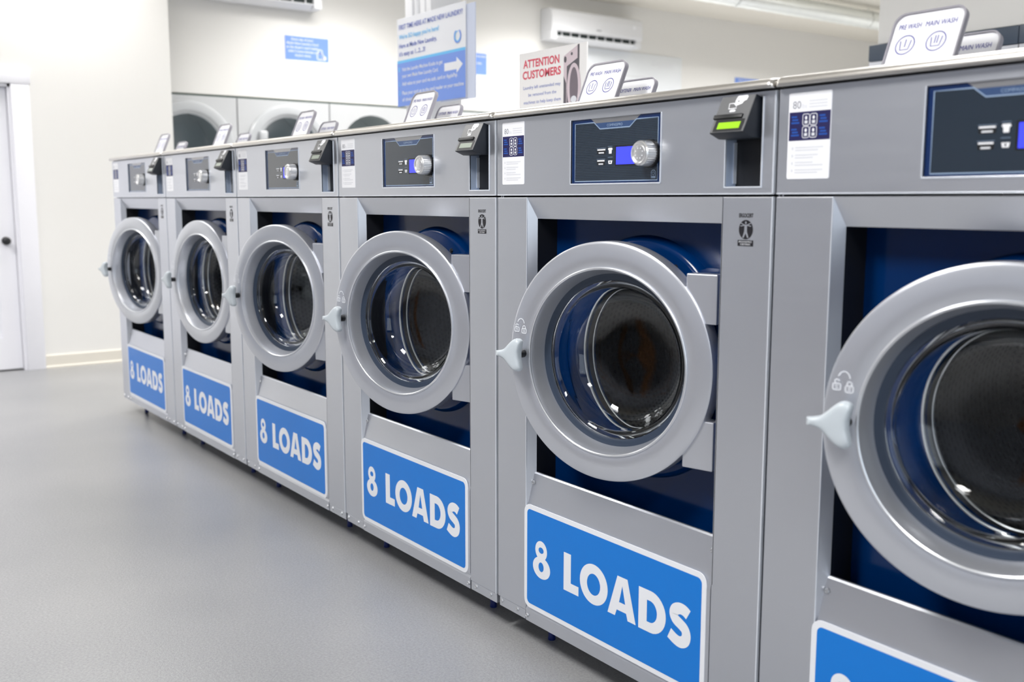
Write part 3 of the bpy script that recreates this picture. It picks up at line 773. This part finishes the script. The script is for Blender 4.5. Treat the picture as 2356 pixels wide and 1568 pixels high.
for o in [o for o in C.objects if o.name.split('.')[0] == 'screen']:
    if o.parent.parent['label'] in LABELS[:4]:
        o.data = o.data.copy(); o.data.materials[0] = PALELCD

# ------------------------------------------------------------------ dryers set into the left wall
WALLF = lambda a, b, d: (XW + d, a, b)                 # plane facing +x; a is y, b is z
def make_dryer(name, y0, y1, kind, label):
    t = thing(name, label, 'dryer', (XW, (y0 + y1) / 2, 0), 0, 'stacked dryers in the left wall')
    F = lambda a, b, d: (d, a, b)
    w = (y1 - y0) / 2 - 0.006; ztop = 2.205
    cy, cz = {0: (0, 1.75), 1: (.03, 1.757), 2: (.005, 1.782), 3: (0, 1.75)}[kind]
    oR = .335
    m = MB()
    m.plate([[(-w, .06), (w, .06), (w, ztop), (-w, ztop)], ell(cy, cz, oR, oR, 72), ell(cy, .72, oR, oR, 72)], F, 0.02, -0.02, DRYER)
    m.box(-.85, -.02, -w, -w + .004, .06, ztop, DRYER); m.box(-.85, -.02, w - .004, w, .06, ztop, DRYER)
    m.box(-.85, -.02, -w, w, ztop - .004, ztop, DRYER); m.box(-.85, .0, -w, w, 0, .06, BLACK)
    m.box(-.02, -.005, -w - .006, w + .006, ztop + .001, 2.222, SEAM)
    m.box(-.03, -.02, w, w + .012, .06, ztop, SEAM)
    m.build('cabinet', t, smooth=0)
    m = MB()
    for c2 in (cz, .72): m.lathe([(oR, .0), (oR + .004, -.02), (.40, -.06), (.40, -.60), (.0, -.60)], (0, cy, c2), DRYDARK, 64, 'x')
    m.build('drum', t)
    for q, c2 in enumerate((cz, .72)):
        if kind == 2 and q == 0: continue
        m = MB()
        m.lathe([(.408, .020), (.412, .030), (.410, .046), (.396, .058), (.360, .064), (.330, .058), (.318, .046), (.308, .040), (.300, .036), (.296, .026), (.300, .020)], (0, cy, c2), DRYRING, 72, 'x', closed=True)
        dd = m.build('dryer_door', t)
        m = MB(); m.lathe([(.300, .034), (.280, .026), (.200, .000), (.0, -.015)], (0, cy, c2), GLASS, 64, 'x'); m.build('door_glass', dd, smooth=60)
        m = MB(); m.box(.05, .10, cy - .305, cy - .225, c2 + .06, c2 + .17, DRYRING, .018, 3); m.build('door_handle', dd)
    return t
for y0, y1, k, lb in ((.83, 1.727, 0, 'white built-in dryer nearest the wall corner, partly hidden behind that corner'),
                      (1.727, 2.625, 1, 'white built-in dryer with a round glass door, between the corner dryer and the doorless opening'),
                      (2.625, 3.52, 2, 'white built-in dryer showing an open dark drum with no door in front'),
                      (3.52, 4.41, 3, 'white built-in dryer behind the column with the big blue sign'),
                      (4.41, 5.30, 3, 'white built-in dryer farthest along the left wall, past the column')):
    make_dryer('tumble_dryer', y0, y1, k, lb)

# dark-topped dryers of the back bank, seen at the right edge, with the wall above them
m = MB(); m.box(2.83, XR, 3.6, 4.6, 2.215, CEIL, WALLM); m.box(2.83, XR, 4.5, 4.6, 0, 2.215, WALLM); struct(m.build('wall_bulkhead', smooth=0))
for x0, x1, lb in ((2.80, 3.69, 'grey dryer with a dark slate top band at the left end of the back bank'), (3.69, 4.58, 'grey dryer of the back bank cut off by the right edge of the photo'),):
    t = thing('bank_dryer', lb, 'dryer', ((x0 + x1) / 2, 3.56, 0), 0, 'dryers of the back bank')
    w = (x1 - x0) / 2 - .003; F = lambda a, b, d: (a, d, b)
    m = MB(); m.plate([[(-w, .06), (w, .06), (w, 2.11), (-w, 2.11)], ell(0, 1.66, .33, .33, 64), ell(0, .70, .33, .33, 64)], F, 0, .03, STEEL)
    m.box(-w, -w + .004, .03, .85, .0, 2.19, STEEL); m.box(w - .004, w, .03, .85, .0, 2.19, STEEL); m.box(-w, w, .03, .85, 0, .06, BLACK); m.build('cabinet', t, smooth=0)
    m = MB(); m.box(-w - .001, w + .001, -.006, .70, 2.113, 2.205, SLATEGREY, .003); m.build('top_band', t)
    for c2 in (1.66, .70):
        m = MB(); m.lathe([(.33, .01), (.38, .06), (.38, .6), (0, .6)], (0, 0, c2), DRYDARK, 48); m.build('drum', t)
        m = MB(); m.lathe([(.40, 0), (.40, -.03), (.37, -.045), (.30, -.04), (.285, -.02), (.29, 0)], (0, 0, c2), DRYRING, 64, closed=True); dd = m.build('dryer_door', t)
        m = MB(); m.lathe([(.29, -.015), (.2, .02), (0, .03)], (0, 0, c2), GLASS, 48); m.build('door_glass', dd, smooth=60)

# ------------------------------------------------------------------ air conditioners on the left wall
def make_ac(y0, y1, z0, z1, label):
    t = thing('air_conditioner', label, 'air conditioner', (XW, (y0 + y1) / 2, z0), 0, 'wall air conditioners')
    w = (y1 - y0) / 2; h = z1 - z0
    m = MB()
    m.prism([(0, .02), (0, h), (.15, h), (.19, h - .025), (.205, h - .09), (.205, .135), (.196, .105), (.10, .105), (.075, .02)], lambda a, b, d: (a, d, b), -w, w, ACM, .008)
    for s in (-1, 1): m.box(.02, .19, s * (w - .045) - .04, s * (w - .045) + .04, .018, .12, ACM, .01)
    m.build('housing', t)
    m = MB(); m.box(.09, .160, -w + .09, w - .09, .06, .104, ACDARK); 
    for k in range(9): 
        yy = -w + .16 + k * (2 * w - .32) / 8; m.box(.12, .175, yy - .004, yy + .004, .06, .10, ACM)
    m.build('vent', t)
    m = MB(); m.prism([(.10, .012), (.185, .050), (.187, .058), (.10, .022)], lambda a, b, d: (a, d, b), -w + .09, w - .09, ACM); m.build('louver', t)
    m = MB(); m.rect(-.035, .035, .150, .162, lambda a, b, d: (.2056, a, b), 0, GREYTXT); m.disc(w - .13, .235, .02, .02, lambda a, b, d: (.2056, a, b), 0, LABELW); m.build('badge', t)
make_ac(5.13, 6.43, 2.985, 3.33, 'white wall air conditioner high on the left wall, right of the column')
make_ac(1.20, 2.50, 3.0, 3.36, 'white wall air conditioner cut off by the top edge, above the dryers')

# ------------------------------------------------------------------ signs on the left wall
def wall_sign(name, label, y0, y1, z0, z1, zs, lines, group, icon=True):
    m = MB()
    m.box(XW - .0005, XW + .006, y0, y1, z0, z1, WHITE)
    m.rect(y0, y1, zs, z1, WALLF, .0064, SIGNBLUE)
    h = (z1 - zs)
    for i, (s, cxf, wf) in enumerate(lines):
        m.text(s, y0 + (y1 - y0) * cxf, z1 - h * (.175 + .165 * i), h * .085, WALLF, .0068, WHITE, 'CENTER', bold=.02, fit=(y1 - y0) * wf)
    for k in range(2): m.rect(y0 + .03, y1 - .04 - .03 * k, z0 + .012 + .02 * k, z0 + .02 + .02 * k, WALLF, .0066, PALETXT)
    if icon:
        ax, az = y1 - .075, zs + .065
        m.stroke(rrect(ax - .04, ax + .02, az - .045, az + .01, .012, 3), .008, WALLF, .0068, WHITE, closed=True)
        m.ring(ax - .01, az + .025, .025, .022, .008, WALLF, .0068, WHITE, 24); m.disc(ax + .03, az - .03, .02, .02, WALLF, .0068, WHITE, 16)
    return tag(m.build(name, smooth=0), label, 'sign', group)
wall_sign('wall_sign', 'small blue wall sign with five lines of white writing above the dryers', 2.204, 2.636, 2.500, 2.793, 2.580,
          [('Every tap of your', .40, .50), ('Made New Laundry Card', .40, .72), ("at the dryer's card reader", .40, .74), ('adds 5 more minutes of', .40, .66), ('drying time', .40, .36)], 'blue wall signs')
wall_sign('wall_sign', 'small blue wall sign half hidden behind the large column sign', 3.99, 4.428, 2.510, 2.806, 2.592,
          [('Please move unattended', .55, .84), ('clothes after', .45, .5), ('drying ends', .55, .6)], 'blue wall signs', False)
wall_sign('wall_sign', 'blue wall sign whose top edge just shows over the nearest washers', 8.193, 8.64, 2.53, 2.83, 2.61,
          [('Made New Laundry', .5, .7)], 'blue wall signs', False)
m = MB()
m.box(XW + .001, XW + .006, 5.70, 7.255, 2.30, 2.99, mat('pale_poster_board', srgb(238, 242, 246), .3), .004)
for k in range(3): m.rect(6.85 - .1 * (k % 2), 7.12, 2.90 - .025 * k, 2.908 - .025 * k, WALLF, .0064, PALETXT)
m.ring(6.80, 2.895, .03, .03, .006, WALLF, .0064, PALETXT, 24)
for k in range(5): m.rect(6.0, 6.7 - .1 * (k % 3), 2.72 - .05 * k, 2.732 - .05 * k, WALLF, .0064, PALETXT)
tag(m.build('poster_board'), 'large pale poster board with faint grey print under the air conditioner', 'poster')

# ------------------------------------------------------------------ column with the large information sign
m = MB()
m.box(1.325, 1.405, 1.30, 1.50, 0, CEIL, ACM, .006); m.box(1.405, 1.60, 1.33, 1.48, 0, CEIL, ACM)
m.lathe([(.028, 0), (.028, CEIL)], (1.445, 1.325, 0), ACM, 24, 'z'); m.box(1.485, 1.535, 1.305, 1.40, 0, CEIL, ACM, .006); m.box(1.555, 1.605, 1.30, 1.50, 0, CEIL, ACM, .006)
for z in (.9, 2.62, 3.1): m.box(1.33, 1.60, 1.294, 1.30, z, z + .03, ACM)
m.box(1.34, 1.59, 1.2735, 1.302, 1.90, 2.25, ACM)
tag(m.build('column'), 'white boxed column with vertical pipes carrying the large blue and white sign', 'column')

SX0, SX1, SZ0, SZ1 = 1.300, 2.008, 1.842, 2.326
SG = lambda a, b, d: (SX0 + (SX1 - SX0) * a, 1.262 + d, SZ1 - (SZ1 - SZ0) * b)
m = MB()
m.box(1.75, 2.088, 1.268, 1.273, 1.834, 2.310, LAV, .001)
m.box(SX0, SX1, 1.262, 1.267, SZ0, SZ1, WHITE, .001)
d = -.001
m.rect(.0, 1, .475, .535, SG, d, SIGNCYAN); m.rect(.0, 1, .505, 1.0, SG, d - .0003, SIGNBLUE)
def st(s, a, b, h, M_, fit, **k): m.text(s, SX0 + (SX1 - SX0) * a, SZ1 - (SZ1 - SZ0) * b, h, lambda x, z, dd: (x, 1.262 + dd, z), d - .0008, M_, fit=(SX1 - SX0) * fit, bold=.015, **k)
st('FIRST TIME HERE AT MADE NEW LAUNDRY?', .035, .125, .026, BLUETXT, .93)
st("We're SO happy you're here!", .035, .232, .024, SIGNCYAN, .60)
st('Here at Made New Laundry,', .035, .335, .024, BLUETXT, .57)
st("it's easy as 1...2...3!", .035, .425, .024, BLUETXT, .40)
for s, b, fit, num in (('Visit the Laundry Machine Kiosks to get', .600, .61, '1'), ('your own Made New Laundry Card.', .675, .55, None), ('Add value to your card via cash, card or ApplePay.', .765, .82, '2'), ('Place your card up to the card reader on your machine', .870, .90, '3'), ('of choice and start your wash.', .945, .55, None)):
    st(s, .075, b, .020, WHITE, fit)
    if num: st(num, .022, b, .024, SIGNCYAN, .02)
m.poly([[(.71, .605), (.88, .605), (.88, .560), (.965, .645), (.88, .730), (.88, .690), (.71, .690)]], SG, d - .0008, WHITE)
arc = [(.895 + .042 * cos(a), .345 + .066 * sin(a)) for a in [rad(-60 + 300 * i / 24) for i in range(25)]]
m.stroke(arc, .016, SG, d - .0008, SIGNBLUE); m.stroke([(.895 + .034 * cos(a), .345 + .052 * sin(a)) for a in [rad(20 + 260 * i / 20) for i in range(21)]], .010, SG, d - .0010, SIGNCYAN)
tag(m.build('information_sign', smooth=0), 'large blue and white first-time customer sign with a white arrow, hung on the column', 'sign')

# ------------------------------------------------------------------ attention sign standing on the washers
m = MB()
AX0, AX1, AZ0, AZ1, AY = 3.005, 3.442, 1.531, 1.916, .872
m.box(AX0, AX1, AY, AY + .006, AZ0, AZ1, mat('cream_sign_card', srgb(250, 248, 246), .3))
m.box(AX0, AX1, AY + .003, AY + .02, AZ0 - .0, AZ0 + .012, ACM)
AF = lambda a, b, d: (a, AY + d, b)
d = -.0006
m.text('ATTENTION', 3.034, 1.855, .031, AF, d, RED, fit=.240, bold=.03); m.text('CUSTOMERS', 3.030, 1.810, .031, AF, d, RED, fit=.254, bold=.03)
for s, x, z, f in (('Laundry left unattended may', 3.034, 1.768, .248), ('be removed from the', 3.070, 1.738, .185), ('machines to help keep them', 3.038, 1.708, .246), ('available for everyone.', 3.060, 1.678, .200), ('Thank you!', 3.110, 1.642, .100)):
    m.text(s, x, z, .013, AF, d, BLUETXT, fit=f)
m.poly([[(3.302, 1.535), (3.302, 1.876), (3.398, 1.914), (3.398, 1.535)]], AF, d, PINK)
m.poly([[(3.322, 1.60), (3.322, 1.835), (3.398, 1.865), (3.398, 1.60)]], AF, d - .0003, DKGREY)
m.ring(3.366, 1.752, .042, .092, .016, AF, d - .0006, PINK, 40); m.disc(3.366, 1.752, .026, .076, AF, d - .0006, mat('photo_glass_print', srgb(122, 112, 120), .5))
m.disc(3.366, 1.705, .018, .014, AF, d - .0009, PALETXT)
m.poly([[(3.302, 1.56), (3.302, 1.80), (3.318, 1.77), (3.320, 1.58)]], AF, d - .0003, DKGREY)
m.rect(3.388, 3.398, 1.862, 1.912, AF, d - .0006, DKGREY); m.disc(3.312, 1.862, .008, .012, AF, d - .0006, DKGREY); m.disc(3.352, 1.880, .006, .006, AF, d - .0006, DKGREY)
tag(m.build('attention_sign', smooth=0), 'white card sign with red ATTENTION CUSTOMERS heading standing behind the washers', 'sign')

# ------------------------------------------------------------------ spiral duct under the ceiling
m = MB()
n = 40; path_r = []
m.lathe([(.094 + (.0025 if k % 4 == 0 else 0), 3.0 + 6.0 * k / 160) for k in range(161)] + [(.072, 9.08), (.072, 12.4)], (-.80, 0, 3.352), GALV, 40)
for y in (3.8, 6.4, 8.6): m.box(-.802, -.798, y - .01, y + .01, 3.44, CEIL - .012, GALV); m.lathe([(.0985, y - .015), (.0985, y + .015)], (-.80, 0, 3.352), GALV, 40)
tag(m.build('air_duct', smooth=40), 'round galvanised air duct running under the ceiling along the left wall', 'duct')

# ------------------------------------------------------------------ wooden folding table on the other side of the aisle (seen in the door glass)
t = thing('folding_table', 'long wooden folding table against the wall across the aisle', 'table', (4.0, -3.9, 0))
m = MB(); m.box(-2.0, 2.0, -.38, .38, .86, .91, WOOD, .004); m.build('tabletop', t)
for x in (-1.9, -.65, .65, 1.9):
    for y in (-.33, .33):
        m = MB(); m.box(x - .035, x + .035, y - .035, y + .035, 0, .86, WOOD, .003); m.build('leg', t)
